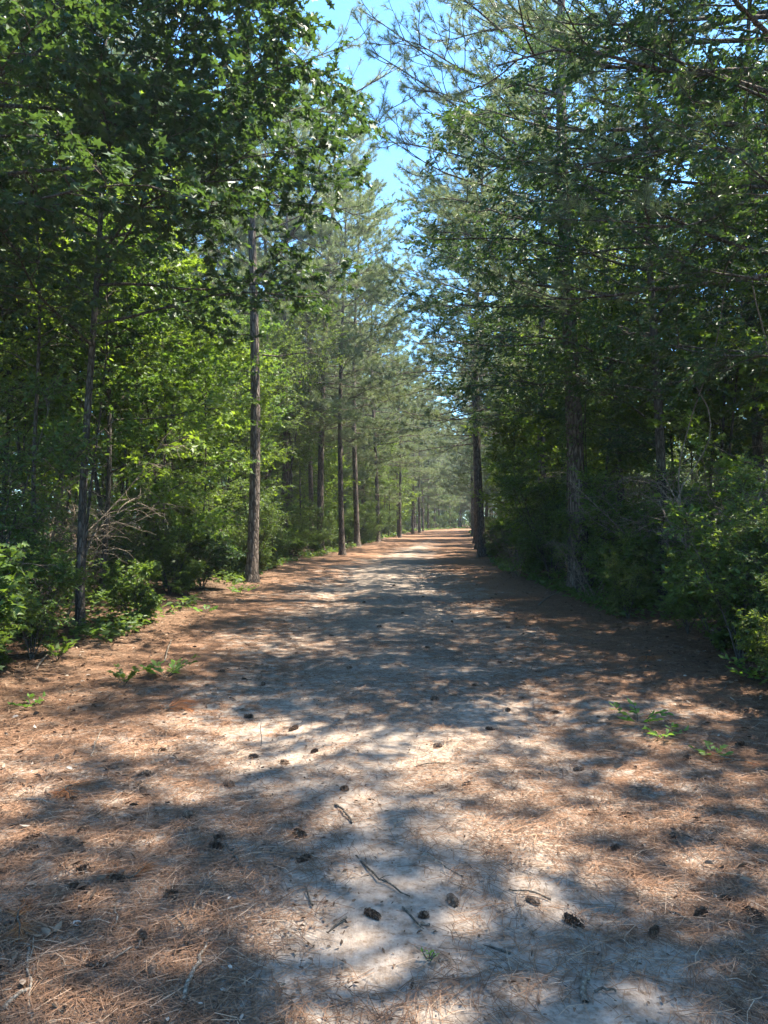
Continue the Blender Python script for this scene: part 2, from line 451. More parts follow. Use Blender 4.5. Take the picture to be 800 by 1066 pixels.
def as_shrub(parts):
    return [('stem' if a == 'trunk' else 'foliage' if a == 'crown' else a, m) for a, m in parts]

# ------------------------------------------------------------------ labels
ORD = ['nearest', 'second nearest', 'third nearest', 'fourth nearest', 'fifth nearest', 'sixth nearest', 'seventh nearest', 'eighth nearest', 'ninth nearest', 'tenth nearest']
def relation(p, q):
    dx, dy = p[0] - q[0], p[1] - q[1]
    if abs(dx) >= abs(dy): return 'right of' if dx > 0 else 'left of'
    return 'beyond' if dy > 0 else 'in front of'

def label_all(items, marks, fmt):
    """items [(obj, x, y, description)]: each is told by its place beside the nearest landmark, and by its rank there."""
    bag = {}
    for o, x, y, desc in items:
        k = min(marks, key=lambda m: (m[1] - x) ** 2 + (m[2] - y) ** 2)
        bag.setdefault((k[0], relation((x, y), k[1:]), desc), []).append(((k[1] - x) ** 2 + (k[2] - y) ** 2, o))
    for (mk, rel, desc), v in bag.items():
        v.sort(key=lambda q: q[0])
        for i, (_d, o) in enumerate(v):
            if len(v) == 1: o['label'] = f'{desc} {rel} the {mk}'
            elif i < 6: o['label'] = f'{desc} {rel} the {mk}, {ORD[i]}'
            else: o['label'] = f'{desc} {rel} the {mk}, farther off'

# ================================================================== the setting
def axis(fine0, fine1, step, far0, far1, growth=1.13):
    a = list(np.arange(fine0, fine1, step)); s = step; x = a[-1]
    while x < far1: s *= growth; x += s; a.append(x)
    s = step; x = fine0; b = []
    while x > far0: s *= growth; x -= s; b.append(x)
    return np.array(b[::-1] + a)

gx = axis(-5.2, 5.2, .045, -300, 300); gy = axis(1.4, 11., .045, -60, 420, 1.10)
GX, GY = np.meshgrid(gx, gy)
gz = terrain(GX, GY)
V = np.stack([GX, GY, gz], -1).reshape(-1, 3)
nx, ny = len(gx), len(gy)
ii, jj = np.meshgrid(np.arange(nx - 1), np.arange(ny - 1))
q = (jj * nx + ii).ravel()
mb = MB(); mb.add(V, np.stack([q, q + 1, q + nx + 1, q + nx], 1), 0, 0)
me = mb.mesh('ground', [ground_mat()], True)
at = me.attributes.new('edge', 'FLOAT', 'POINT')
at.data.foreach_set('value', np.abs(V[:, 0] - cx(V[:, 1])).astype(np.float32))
tag(link('ground', me), kind='structure')

# fallen pine needles: far too many to count
def scatter(n, x0, x1, y0, y1, power):
    u = R.uniform(0, 1, n); p = 1 - power
    y = (y0 ** p + (y1 ** p - y0 ** p) * u) ** (1 / p)
    return R.uniform(x0, x1, n), y
n = 420000
x, y = scatter(n, -6.5, 6.5, 1.5, 15, 1.6)
keepr = np.abs(x) < .62 * y + .5
e = np.abs(x - cx(y))
cov = fbm(x * 1.3, y * 1.3, 31, 4) + .28 * (fbm(x * 5.5, y * 5.5, 37, 3) - .5) + .085 * e - .06 * (e > 3.4)
keepr &= (cov > .59 + R.uniform(-.34, .16, n))
x, y = x[keepr], y[keepr]; n = len(x)
th = R.uniform(0, 2 * PI, n) + 1.2 * fbm(x * 2, y * 2, 8) ; L = R.uniform(.07, .18, n); w = R.uniform(.00035, .0007, n) * (1 + y * .2)
bend = R.normal(0, .35, n)
z0 = terrain(x, y) + R.uniform(.001, .016, n)
pts = []
for k, f in enumerate((-.5, 0., .5)):
    a = th + bend * f
    px, py = x + np.cos(a) * f * L, y + np.sin(a) * f * L
    pz = z0 + R.normal(0, .006, n) * (k != 1) + (k == 1) * .004
    ox, oy = -np.sin(a) * w, np.cos(a) * w
    pts += [np.stack([px - ox, py - oy, pz], 1), np.stack([px + ox, py + oy, pz + .001], 1)]
Vn = np.stack(pts, 1)
base = (np.arange(n) * 6)[:, None]
Fn = np.concatenate([base + np.array([[0, 2, 3, 1]]), base + np.array([[2, 4, 5, 3]])])
mb = MB(); mb.add(Vn, Fn, 0, np.repeat(np.clip(R.normal(.5, .23, n) + .25 * (fbm(x * .8, y * .8, 12) - .5), 0, 1), 6))
tag(link('fallen_needles', mb.mesh('fallen_needles', [M_FALL])), 'rust and tan pine needles strewn thinly over the sandy track', 'pine needles', kind='stuff')

# dead leaves, chips of bark and crumbs along the verges
n = 80000
x, y = scatter(n, -8, 8, 1.5, 30, 1.5)
e = np.abs(x - cx(y))
k = (e > 1.9 + 1.9 * fbm(x * .9, y * .9, 41) + R.uniform(-.4, .6, n)) & (np.abs(x) < .62 * y + .8) | (R.uniform(0, 1, n) < .18) & (np.abs(x) < .62 * y + .8) | (R.uniform(0, 1, n) < .38) & (x < -.1) & (y < 8) & (x > -.62 * y - .5)
x, y = x[k], y[k]; n = len(x)
mb = MB(); a = R.uniform(0, 2 * PI, n)
pos = np.stack([x, y, terrain(x, y) + R.uniform(.004, .022, n)], 1)
leaves(mb, pos, np.stack([np.cos(a), np.sin(a), R.normal(0, .22, n)], 1), np.array([0, 0, 1.]) + R.normal(0, .4, (n, 3)), R.uniform(.012, .03, n) + .045 * R.uniform(0, 1, n) ** 2 * (np.abs(x) > 1.2), OVAL, 0, R, np.clip(R.normal(.45, .28, n), 0, 1))
tag(link('leaf_litter', mb.mesh('leaf_litter', [M_LITTER])), 'brown dead leaves and bark chips littering both verges', 'leaf litter', kind='stuff')

# ================================================================== plants: one of each kind
pines = [
    pine(1, 18.5, .145, .28, 4.2, 54, 10, 56, .011, nl=.21),
    pine(2, 20., .155, .31, 3.9, 54, 10, 56, .011, nl=.21),
    pine(3, 16.5, .13, .26, 3.8, 50, 10, 56, .011, lean=(.5, .2), nl=.21),
    pine(4, 19., .145, .29, 4.3, 54, 10, 56, .011, lean=(-.3, .3), nl=.21),
]
far_pines = [
    pine(5, 17.5, .15, .20, 4.2, 46, 9, 28, .024, nl=.25),
    pine(6, 19.5, .17, .22, 4.0, 46, 9, 28, .024, nl=.25, lean=(.4, -.2)),
]
saplings = [
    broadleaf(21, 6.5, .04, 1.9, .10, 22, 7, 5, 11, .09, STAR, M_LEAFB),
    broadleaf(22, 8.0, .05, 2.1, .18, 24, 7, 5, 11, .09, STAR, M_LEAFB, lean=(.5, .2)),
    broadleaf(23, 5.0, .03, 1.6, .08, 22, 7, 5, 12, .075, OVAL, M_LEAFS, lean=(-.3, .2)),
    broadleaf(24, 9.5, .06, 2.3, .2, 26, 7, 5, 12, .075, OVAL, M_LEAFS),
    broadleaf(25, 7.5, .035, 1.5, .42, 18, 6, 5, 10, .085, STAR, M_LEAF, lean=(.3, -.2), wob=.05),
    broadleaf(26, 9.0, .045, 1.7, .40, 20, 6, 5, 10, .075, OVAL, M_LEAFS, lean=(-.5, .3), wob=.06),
]
shrubs = [as_shrub(p) for p in (
    broadleaf(31, 1.8, .016, .6, .08, 26, 6, 5, 9, .06, OVAL, M_LEAF, stems=6, twl=.24, el0=.6, el1=1.2),
    broadleaf(32, 2.6, .02, .75, .1, 30, 6, 5, 9, .058, OVAL, M_LEAFS, stems=6, twl=.26, el0=.6, el1=1.2),
    broadleaf(33, 1.2, .012, .5, .05, 24, 5, 5, 8, .065, STAR, M_LEAF, stems=7, twl=.2, el0=.5, el1=1.1),
)]

placed_trees = []          # (object, x, y, description)
def put(kind_parts, name, x, y, rz, sc, label, cat, group=None, tilt=(0, 0), dz=-.05):
    return plant(name, kind_parts, on_ground(x, y, dz), rz, sc, label, cat, group, tilt)

# ---- the pines that can be told apart
H1 = pine(51, 19, .14, .48, 3.7, 40, 9, 50, .008, split=False, lean=(.25, .4),
          dead=[(6.05, 2.9, .25, 1.5, -.05, .022), (5.6, -.1, .0, 1.6, .0, .028), (7.3, -.45, .75, 3.4, .12, .05), (6.9, .2, .15, 2.0, .05, .022),
                (6.6, 2.6, .1, 1.8, -.2, .014), (7.9, 2.8, .3, 1.4, .1, .016), (8.4, -.2, .35, 2.2, .1, .022), (4.7, 3.0, .2, .8, 0, .012)])
put(H1, 'pine_tree', -3.23, 18, 0, 1, 'tall bare trunked pine with dead side branches standing at the edge of the track', 'pine tree', 'pines in the row on the left verge')
H2 = pine(52, 17.5, .2, .40, 4.2, 40, 9, 54, .008, az_bias=PI, dead=[(6.3, 3.3, .15, 3.6, .1, .03), (5.2, 3.0, .0, 2.9, .12, .024)],
          extra=[(9.0, 3.3, 4.2, .2), (10.4, 3.0, 4.3, .25), (8.0, 3.5, 3.8, .1), (11.8, 3.2, 3.9, .3)])
ivy = MB()
k = 11000; hh = R.uniform(0, 1, k) ** .6 * 9.0; aa = R.uniform(0, 2 * PI, k); rr = .235 + R.uniform(0, .10, k) + .62 * sstep(2.6, 4.2, hh) * R.uniform(0, 1.2, k) * (.6 + .6 * np.sin(hh * 2.3 + aa))
keep_ = (R.uniform(0, 1, k) < .30 + .7 * (hh > 3.1)); hh, aa, rr = hh[keep_], aa[keep_], rr[keep_]
dd = np.stack([np.cos(aa), np.sin(aa), R.uniform(-1.2, .1, len(aa))], 1)
leaves(ivy, np.stack([np.cos(aa) * rr, np.sin(aa) * rr, hh], 1), dd, np.stack([np.cos(aa), np.sin(aa), .8 + 0 * aa], 1) + R.normal(0, .4, (len(aa), 3)), R.uniform(.05, .10, len(aa)), OVAL, 0, R)
for q in range(7):
    t = np.linspace(0, 1, 14); a0 = R.uniform(0, 6.28)
    tubes(ivy, np.stack([.215 * np.cos(a0 + t * R.uniform(-2, 2)), .215 * np.sin(a0 + t * 1.2), t * R.uniform(2.5, 5)], 1)[None], .012, 5, 1)
H2 = H2 + [('ivy', ivy.mesh('ivy', [M_LEAFS, M_TWIG]))]
put(H2, 'pine_tree', 4.05, 15.4, 0, 1, 'thick dark pine wrapped in leafy vines beside the track', 'pine tree', 'pines in the row on the right verge')
H3 = pine(53, 18, .17, .30, 4.2, 54, 10, 56, .010, az_bias=PI, dead=[(6.0, 3.2, .1, 2.6, .1, .03), (5.0, 2.9, .05, 2.2, .1, .024)])
put(H3, 'pine_tree', 4.0, 30, 0, 1, 'dark pine alone at the track edge beyond the vine wrapped pine', 'pine tree', 'pines in the row on the right verge')
H4 = pine(54, 13.5, .17, .30, 4.3, 28, 9, 64, .0048, az_bias=PI, extra=[(6.6, 3.35, 4.2, .22), (7.6, 3.0, 4.5, .3), (8.6, 3.2, 4.1, .35), (6.0, 2.75, 4.2, .3), (7.1, 2.6, 4.4, .25), (8.1, 3.5, 3.8, .3), (9.1, 2.8, 4.2, .3)], split=True)
put(H4, 'pine_tree', 5.1, 8.6, 0, 1, 'near pine reaching long needle tufted branches over the track', 'pine tree')

ROW_L = [(-4.0, 30.), (325, 36.), (337, 33.5), (358, 32.), (373, 41.), (394, 50.), (400, 53.), (417, 61.), (423, 67.), (431, 75.), (437, 83.), (441, 91.), (446, 100.), (452, 110)]
ROW_R = [(540, 22.8), (553, 27.5), (498, 38.), (495, 46.), (493, 55.), (492, 66.), (493, 76), (497, 88)]
NTH = ['first', 'second', 'third', 'fourth', 'fifth', 'sixth', 'seventh', 'eighth', 'ninth', 'tenth', 'eleventh', 'twelfth', 'thirteenth', 'fourteenth', 'fifteenth']
marks = [('tall bare trunked pine', -3.23, 18.), ('vine wrapped pine', 4.05, 15.4), ('lone dark pine', 4.0, 30.)]
rowpts = [(-3.23, 18.), (4.05, 15.4), (4.0, 30.), (5.1, 8.6)]
for side, row, far in (('left', ROW_L, 'tall bare trunked pine'), ('right', ROW_R, 'vine wrapped pine')):
    row = sorted([((u if abs(u) < 20 else (u - 400) / F * d + (-.9 if side == 'left' else .9) * R.uniform(-.15, 1) ** 3), d) for u, d in row], key=lambda p: p[1])
    for i, (x, y) in enumerate(row):
        p = pines[int(R.integers(0, 4))] if y < 64 else far_pines[int(R.integers(0, 2))]
        put(p, 'pine_tree', x, y, R.uniform(0, 6.28), R.uniform(.74, 1.05), f'slim pine on the {side} verge, {NTH[i]} in the row beyond the {far}', 'pine tree', f'pines in the row on the {side} verge', (R.normal(0, .014), R.normal(0, .016)))
        rowpts.append((x, y))
        if i % 2 == 1 and y < 80: marks.append((f'{NTH[i]} pine of the {side} row', x, y))

# ---- pines deep in the woods on both sides
def spots(x0, x1, y0, y1, dmin, others, n, follow=True):
    out = []; tries = 0
    while len(out) < n and tries < n * 40:
        tries += 1
        y = R.uniform(y0, y1); x = R.uniform(x0, x1)
        if follow: x = x + float(cx(y))
        if all((x - a) ** 2 + (y - b) ** 2 > dmin ** 2 for a, b in out + others): out.append((x, y))
    return out
deep = []
for x0, x1, y0, y1, n, side in ((-11, -4.6, 22, 60, 14, 'left'), (-26, -11, 14, 80, 22, 'left'), (-16, -4.6, 60, 125, 30, 'left'), (5.6, 12, 20, 60, 8, 'right'), (12, 26, 12, 80, 16, 'right'), (5, 16, 60, 125, 24, 'right')):
    for x, y in spots(x0, x1, y0, y1, 2.3, rowpts + deep, n):
        deep.append((x, y))
        p = pines[int(R.integers(0, 4))] if (y < 40 and abs(x) < 12) else far_pines[int(R.integers(0, 2))]
        put(p, 'pine_tree', x, y, R.uniform(0, 6.28), R.uniform(.85, 1.08), f'slender pine standing deep in the woods on the {side} of the track', 'pine tree', f'pines deep in the woods on the {side}', (R.normal(0, .02), R.normal(0, .02)))
# where the track bends away, pines close the view
for x, y in spots(-10, 22, 118, 165, 2.6, deep + rowpts, 60, False):
    deep.append((x, y))
    put(far_pines[int(R.integers(0, 2))], 'pine_tree', x, y, R.uniform(0, 6.28), R.uniform(.9, 1.05), 'distant pine closing the view where the track bends away', 'pine tree', 'pines at the far bend of the track')
# beside and behind the viewer: their shade falls across the track
for x, y in ((6.7, 4.3), (7.7, 2.4), (8.6, -.4), (11.4, 2.6), (10.5, -2.2), (7.2, -4.2), (-5.8, 2.0), (-7.5, -3.0)):
    put(pines[int(R.integers(0, 4))], 'pine_tree', x, y, R.uniform(0, 6.28), R.uniform(.85, 1.0), 'tall pine beside the track close to the viewer, outside the picture', 'pine tree', 'pines around the viewer')

# ---- broadleaf trees that hang over the track
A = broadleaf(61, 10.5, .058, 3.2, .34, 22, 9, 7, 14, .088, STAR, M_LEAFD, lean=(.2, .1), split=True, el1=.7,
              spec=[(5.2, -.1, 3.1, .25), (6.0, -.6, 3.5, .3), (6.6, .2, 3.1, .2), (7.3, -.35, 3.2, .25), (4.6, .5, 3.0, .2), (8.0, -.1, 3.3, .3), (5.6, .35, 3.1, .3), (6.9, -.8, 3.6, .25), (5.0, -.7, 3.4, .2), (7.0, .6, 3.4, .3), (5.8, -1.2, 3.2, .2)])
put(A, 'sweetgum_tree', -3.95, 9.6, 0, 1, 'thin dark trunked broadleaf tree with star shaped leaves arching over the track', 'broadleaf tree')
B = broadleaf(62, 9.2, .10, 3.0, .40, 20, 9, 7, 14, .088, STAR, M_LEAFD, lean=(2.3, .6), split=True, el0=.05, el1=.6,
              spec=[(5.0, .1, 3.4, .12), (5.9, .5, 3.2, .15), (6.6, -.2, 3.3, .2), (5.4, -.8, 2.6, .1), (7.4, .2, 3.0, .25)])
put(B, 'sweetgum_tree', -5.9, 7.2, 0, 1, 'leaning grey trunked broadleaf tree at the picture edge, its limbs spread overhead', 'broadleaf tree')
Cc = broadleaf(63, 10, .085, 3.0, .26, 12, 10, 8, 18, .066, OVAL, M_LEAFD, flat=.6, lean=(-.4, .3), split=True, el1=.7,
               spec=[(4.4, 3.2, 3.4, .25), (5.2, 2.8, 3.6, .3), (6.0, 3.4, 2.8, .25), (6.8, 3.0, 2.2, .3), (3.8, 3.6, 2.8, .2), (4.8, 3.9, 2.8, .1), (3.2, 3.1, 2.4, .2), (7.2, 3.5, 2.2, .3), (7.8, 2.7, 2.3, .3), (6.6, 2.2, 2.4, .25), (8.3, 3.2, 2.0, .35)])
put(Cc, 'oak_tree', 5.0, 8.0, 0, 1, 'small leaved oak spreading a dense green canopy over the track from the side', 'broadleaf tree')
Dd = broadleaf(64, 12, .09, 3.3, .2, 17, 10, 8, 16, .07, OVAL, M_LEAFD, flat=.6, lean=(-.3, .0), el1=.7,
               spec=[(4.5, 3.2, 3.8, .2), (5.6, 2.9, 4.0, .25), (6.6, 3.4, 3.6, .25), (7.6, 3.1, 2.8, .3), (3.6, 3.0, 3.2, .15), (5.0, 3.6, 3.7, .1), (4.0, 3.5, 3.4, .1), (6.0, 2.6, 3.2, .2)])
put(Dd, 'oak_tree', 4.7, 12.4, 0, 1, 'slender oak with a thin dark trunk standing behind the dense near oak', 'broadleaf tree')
for x, y, rz, sc, p, nm, lab in ((-6.6, 11.4, 2.1, 1.05, A, 'sweetgum_tree', 'tall star leaved tree crowded behind the thin dark trunked one'), (8.0, 11.4, .8, 1.1, Dd, 'oak_tree', 'tall dense oak standing between and behind the two oaks at the track'),
        (8.4, 15.6, 2.4, 1.0, Dd, 'oak_tree', 'oak deep behind the slender dark oak and the vine wrapped pine'),
        (5.7, 17.6, 5.9, 1.12, Dd, 'oak_tree', 'tall oak rising just beyond the vine wrapped pine beside the track'), (7.0, 13.6, 4.4, 1.2, Dd, 'oak_tree', 'tallest oak, its crown above the slender dark oak'), (-7.6, 14.6, .6, 1.0, A, 'sweetgum_tree', 'star leaved tree deep in the wood behind the round dark green bush')):
    put(p, nm, x, y, rz, sc, lab, 'broadleaf tree')
marks2 = [('leaning grey tree', -5.9, 7.2), ('thin dark trunked tree', -3.95, 9.6), ('near oak', 5.0, 8.0), ('slender dark oak', 4.7, 12.4)] + marks

# ---- understorey saplings
items = []
pre = [(-5.0, 13.0, 1), (-4.6, 15.5, 0), (-5.6, 11.2, 2), (-6.5, 9.4, 3), (-4.5, 20.5, 0), (-5.4, 17.6, 1), (-7.2, 13.8, 3), (-4.9, 23.5, 2), (-6.2, 20., 3), (-8.2, 17, 1), (-5.2, 27, 0), (-7.6, 24, 3),
       (5.6, 10.2, 0), (5.2, 17.6, 1), (5.8, 15.2, 2), (5.0, 20.4, 0), (6.2, 22.8, 3), (5.3, 25.4, 2), (5.4, 28.8, 1)]
sap = [(x, y, k) for x, y, k in pre]
for x0, x1, y0, y1, n in ((-14, -4.8, 11, 40, 20), (-9, -3.7, 30, 80, 26), (-24, -13, 12, 60, 24), (5.0, 15, 9, 40, 14), (3.9, 9, 30, 80, 24), (14, 24, 10, 60, 22), (-9, -3.8, 80, 125, 14), (-26, -3.9, 96, 150, 50)):
    for x, y in spots(x0, x1, y0, y1, 1.5, [(a, b) for a, b, _ in sap], n): sap.append((x, y, int(R.choice([0, 1, 2, 3, 4, 4, 5, 5]))))
for x, y, k in sap:
    o = put(saplings[k], 'oak_sapling' if k in (2, 3, 5) else 'sweetgum_sapling', x, y, R.uniform(0, 6.28), R.uniform(.8, 1.15), 'x', 'sapling', 'broadleaf saplings under the pines', (R.normal(0, .04), R.normal(0, .04)))
    items.append((o, x, y, ['star leaved sapling', 'tall star leaved sapling', 'short fine leaved sapling', 'tall fine leaved sapling', 'bare stemmed slender sapling', 'bare stemmed tall sapling'][k]))
for x0, x1, y0, y1, n in ((-9, -4.2, 9, 30, 34), (4.4, 9, 10, 30, 30)):
    for x, y in spots(x0, x1, y0, y1, .8, [(a, b) for a, b, _ in sap], n):
        k = 4 + int(R.integers(0, 2)); sap.append((x, y, k))
        o = put(saplings[k], 'oak_sapling' if k == 5 else 'sweetgum_sapling', x, y, R.uniform(0, 6.28), R.uniform(.7, 1.15), 'x', 'sapling', 'broadleaf saplings under the pines', (R.normal(0, .05), R.normal(0, .05)))
        items.append((o, x, y, ['bare stemmed slender sapling', 'bare stemmed tall sapling'][k - 4]))
label_all(items, marks2, None)

# ---- shrubs along both edges
items = []
BUSH = as_shrub(broadleaf(35, 1.15, .02, .75, .05, 30, 5, 5, 8, .075, OVAL, M_LEAFD, stems=7, twl=.22, el0=.4, el1=1.2))
bx, by = -3.85, 15.6
put(BUSH, 'round_bush', bx, by, .4, 1.0, 'round dense dark green bush at the foot of the tall bare trunked pine', 'bush')
sh = []
def edge_row(side, y0, y1, n, off0, off1):
    for _ in range(n):
        y = y0 * (y1 / y0) ** R.uniform(0, 1)
        x = float(cx(y)) + side * (3.0 + R.uniform(off0, off1))
        if all((x - a) ** 2 + (y - b) ** 2 > (.5 + .01 * y) ** 2 for a, b, _ in sh): sh.append((x, y, int(R.integers(0, 3))))
sh += [(-3.5, 5.7, 2), (-3.9, 7.2, 2), (3.35, 5.5, 2), (3.75, 5.35, 0), (3.5, 6.1, 0), (3.95, 6.3, 1), (3.65, 6.9, 2), (4.2, 7.2, 1), (3.75, 7.8, 0), (3.9, 8.7, 2), (4.0, 9.7, 0)]
edge_row(-1, 5.6, 16, 34, .6, 3.0); edge_row(-1, 16, 90, 48, .7, 3.5)
edge_row(1, 5.4, 16, 38, .6, 3.0); edge_row(1, 16, 90, 48, .7, 3.5); edge_row(-1, 18, 60, 40, .5, 1.6); edge_row(-1, 85, 140, 40, .5, 9)
for x, y, k in sh:
    if (x - bx) ** 2 + (y - by) ** 2 < 1.2 or (x + 3.23) ** 2 + (y - 18) ** 2 < .8 or abs(x - cx(y)) < (3.2 if y < 12 else 3.45): continue
    o = put(shrubs[k], 'leafy_shrub', x, y, R.uniform(0, 6.28), R.uniform(.5, 1.15), 'x', 'shrub', 'leafy shrubs along the verges')
    items.append((o, x, y, ['bushy green shrub', 'tall loose shrub', 'low star leaved shrub'][k]))
label_all(items, marks2, None)

# ---- far-off wood that closes every gap
n = 130000
ys = R.uniform(-25, 150, n); xs = np.where(R.uniform(0, 1, n) < .5, -1, 1) * (27 + 34 * R.uniform(0, 1, n) ** 1.5) + cx(ys) * .6
far = R.uniform(0, 1, n) < .5
xs = np.where(far, R.uniform(-75, 100, n), xs); ys = np.where(far, R.uniform(168, 215, n), ys)
top = 10 + 9 * fbm(xs * .12, ys * .12, 77)
zs = top * R.uniform(0, 1, n) ** (.8 + .6 * far)
k = (fbm(xs * .35 + zs * .3, ys * .35 - zs * .25, 5) + .25 * vnoise(zs * .9, xs * .4, 2) > .53 - .1 * far)
xs, ys, zs = xs[k], ys[k], zs[k]; n = len(xs)
mb = MB(); a = R.uniform(0, 6.28, n)
leaves(mb, np.stack([xs, ys, zs], 1), np.stack([np.cos(a), np.sin(a), R.normal(-.1, .4, n)], 1), R.normal(0, 1, (n, 3)) + np.array([0, 0, .5]), R.uniform(.45, 1.0, n), OVAL, 0, R)
m = 420
tx = np.where(R.uniform(0, 1, m) < .5, -1, 1) * R.uniform(27, 60, m); ty = R.uniform(-20, 150, m); th_ = R.uniform(9, 17, m)
tx[:120] = R.uniform(-60, 90, 120); ty[:120] = R.uniform(168, 210, 120)
tubes(mb, np.stack([np.stack([tx, ty, 0 * tx - .2], 1), np.stack([tx + R.normal(0, .4, m), ty, th_], 1)], 1), np.array([[.17, .06]]), 6, 1)
tag(link('woods', mb.mesh('woods', [M_WOODS, M_BARK])), 'far-off mass of mixed woods behind the trees along the track', 'woods', kind='stuff')

n = 60000
ys = 9 * (150 / 9.) ** R.uniform(0, 1, n); sdn = np.where(R.uniform(0, 1, n) < .5, -1., 1.)
off = 3.5 + 9 * R.uniform(0, 1, n) ** 1.6
xs = cx(ys) + sdn * off
hz = (.15 + .55 * sstep(3.4, 6, off) + .9 * sstep(5, 9, off)) * (.4 + 1.2 * fbm(xs * .5, ys * .3, 61)) * R.uniform(0, 1, n)
k = fbm(xs * .8, ys * .5, 63) > .42
xs, ys, hz, n = xs[k], ys[k], hz[k], int(k.sum())
mb = MB(); a = R.uniform(0, 6.28, n)
leaves(mb, np.stack([xs, ys, terrain(xs, ys) + .02 + hz], 1), np.stack([np.cos(a), np.sin(a), R.normal(-.1, .3, n)], 1), R.normal(0, .5, (n, 3)) + np.array([0, 0, 1.]), R.uniform(.05, .11, n) * (1 + .022 * ys), OVAL, 0, R)
tag(link('undergrowth', mb.mesh('undergrowth', [M_LEAFS])), 'low green undergrowth covering the floor under the trees', 'undergrowth', kind='stuff')

# ================================================================== small things on the ground
def cone_mesh(seed, L, W, open_):
    rng = np.random.default_rng(seed); N = 110
    mb = MB(); i = np.arange(N); t = i / N; a = i * 2.39996
    prof = np.sin(np.clip(.12 + .88 * t, 0, 1) * PI) ** .55
    tubes(mb, np.array([[[-L / 2, 0, 0], [-L * .2, 0, 0], [L * .2, 0, 0], [L / 2, 0, 0]]]), np.array([[.004, W * .22, W * .2, .003]]), 8, 0)
    out = np.stack([0 * a, np.cos(a), np.sin(a)], 1)
    ax = np.array([1., 0, 0])
    p0 = np.stack([(t - .5) * L, 0 * t, 0 * t], 1) + out * (W * .12)
    d = out + ax * (.2 + .9 * t[:, None] * (1 - open_)) + rng.normal(0, .1, (N, 3))
    ln = W * .42 * prof * rng.uniform(.85, 1.1, N)
    n = np.cross(np.cross(d, ax), d)
    leaves(mb, p0, d, n, ln + .004, (np.array([[0, 0, 0], [.38, .55, .0], [.42, .9, .12], [0, 1.05, .22], [-.38, .55, .0], [-.42, .9, .12]]), OVAL[1]), 0, rng, .25 + .75 * rng.uniform(0, 1, N) ** 1.5)
    V = mb.V[0]; 
    return mb.mesh('pine_cone', [M_CONE])
CONES = [cone_mesh(1, .09, .06, .9), cone_mesh(2, .10, .052, .6), cone_mesh(3, .075, .06, 1.0), cone_mesh(4, .115, .046, .35)]

def stick(name, pix, r, label, mat=M_TWIG, cat='twig', group=None, side=0, lift=.012, seed=0):
    rng = np.random.default_rng(seed + len(pix) * 7)
    p = np.array([ground_at(*q) for q in pix]); y0 = p.mean(0)
    f = np.linspace(0, len(p) - 1, 9); xs = np.interp(f, range(len(p)), p[:, 0]); ys = np.interp(f, range(len(p)), p[:, 1])
    xs = xs + rng.normal(0, .004, 9); ys = ys + rng.normal(0, .006, 9)
    z = terrain(xs, ys) + r * .8 + np.abs(np.sin(np.linspace(0, 3, 9))) * lift
    P = np.stack([xs - y0[0], ys - y0[1], z - float(terrain(*y0))], 1)
    mb = MB(); tubes(mb, P[None], (r * np.linspace(1, .65, 9) * rng.uniform(.9, 1.1, 9))[None], 7)
    if side:
        a = P[[3 + (k % 4) for k in range(side)]]; dd = unit(rng.normal(size=(side, 3)) * [1, 1, .25] + [0, 0, .15])
        tubes(mb, curves(a, dd, rng.uniform(.05, .14, side), 5, -.1, .06, rng), (r * .5 * np.linspace(1, .4, 5))[None], 5)
    o = link(name, mb.mesh(name, [mat], True)); o.location = (y0[0], y0[1], float(terrain(*y0)))
    return tag(o, label, cat, group)

stick('fallen_stick', [(607, 1046), (612, 1012)], .0105, 'short thick pale stick lying alone near the lower picture edge', M_DEAD, 'stick')
stick('twig', [(350, 839), (357, 848), (367, 859)], .007, 'short dark twig lying in the middle of the track', seed=1)
stick('twig', [(235, 877), (243, 888), (252, 903)], .006, 'thin dark twig between two pine cones on the needle litter', seed=2)
stick('twig', [(375, 898), (395, 921), (426, 936)], .005, 'long thin bent dark twig on the sandy middle of the track', side=2, seed=3)
stick('twig', [(201, 952), (207, 934), (218, 918)], .0045, 'slender pale curved twig on needles beside the sand', M_DEAD, seed=4)
stick('twig', [(119, 967), (122, 950), (121, 936)], .004, 'fine straight pale twig among the cones in shade', M_DEAD, seed=5)
stick('twig', [(142, 983), (156, 969)], .006, 'short pale twig stub among the shaded pine cones', M_DEAD, seed=6)
stick('twig', [(32, 984), (31, 1012), (36, 1064)], .006, 'long curved pale twig in the lower corner of the litter', M_DEAD, side=1, seed=7)
stick('fallen_stick', [(4, 1052), (20, 1038), (34, 1028)], .009, 'grey broken stick under the long curved pale twig', M_DEAD, 'stick', seed=8)
stick('bark_strip', [(190, 1046), (203, 1016), (216, 984)], .009, 'long pale strip of bark pointing along the track', M_DEAD, 'bark', seed=9)
stick('twig', [(686, 941), (702, 949), (718, 956)], .005, 'thin brown twig on shaded litter on the verge side of the sand', seed=10)
stick('twig', [(616, 1033), (630, 1035), (642, 1033)], .005, 'brown twig lying beside the short thick pale stick', seed=11)
stick('twig', [(38, 706), (52, 692), (68, 682)], .010, 'bent bare twig at the foot of the shrubs beyond the litter', M_DEAD, side=2, lift=.06, seed=12)
stick('twig', [(20, 832), (62, 838)], .005, 'straight pale twig lying across the sunlit needle litter', M_DEAD, seed=13)
stick('twig', [(172, 690), (180, 668)], .010, 'grey twig beyond the leafy seedling near the shrubs', M_DEAD, side=1, lift=.05, seed=14)
stick('fallen_stick', [(560, 633), (585, 622)], .016, 'dead stick lying under the vine wrapped pine', M_DEAD, 'stick', side=2, lift=.08, seed=15)
stick('twig', [(432, 800), (470, 797)], .005, 'thin twig lying across the track beyond the bent dark twig', seed=16)
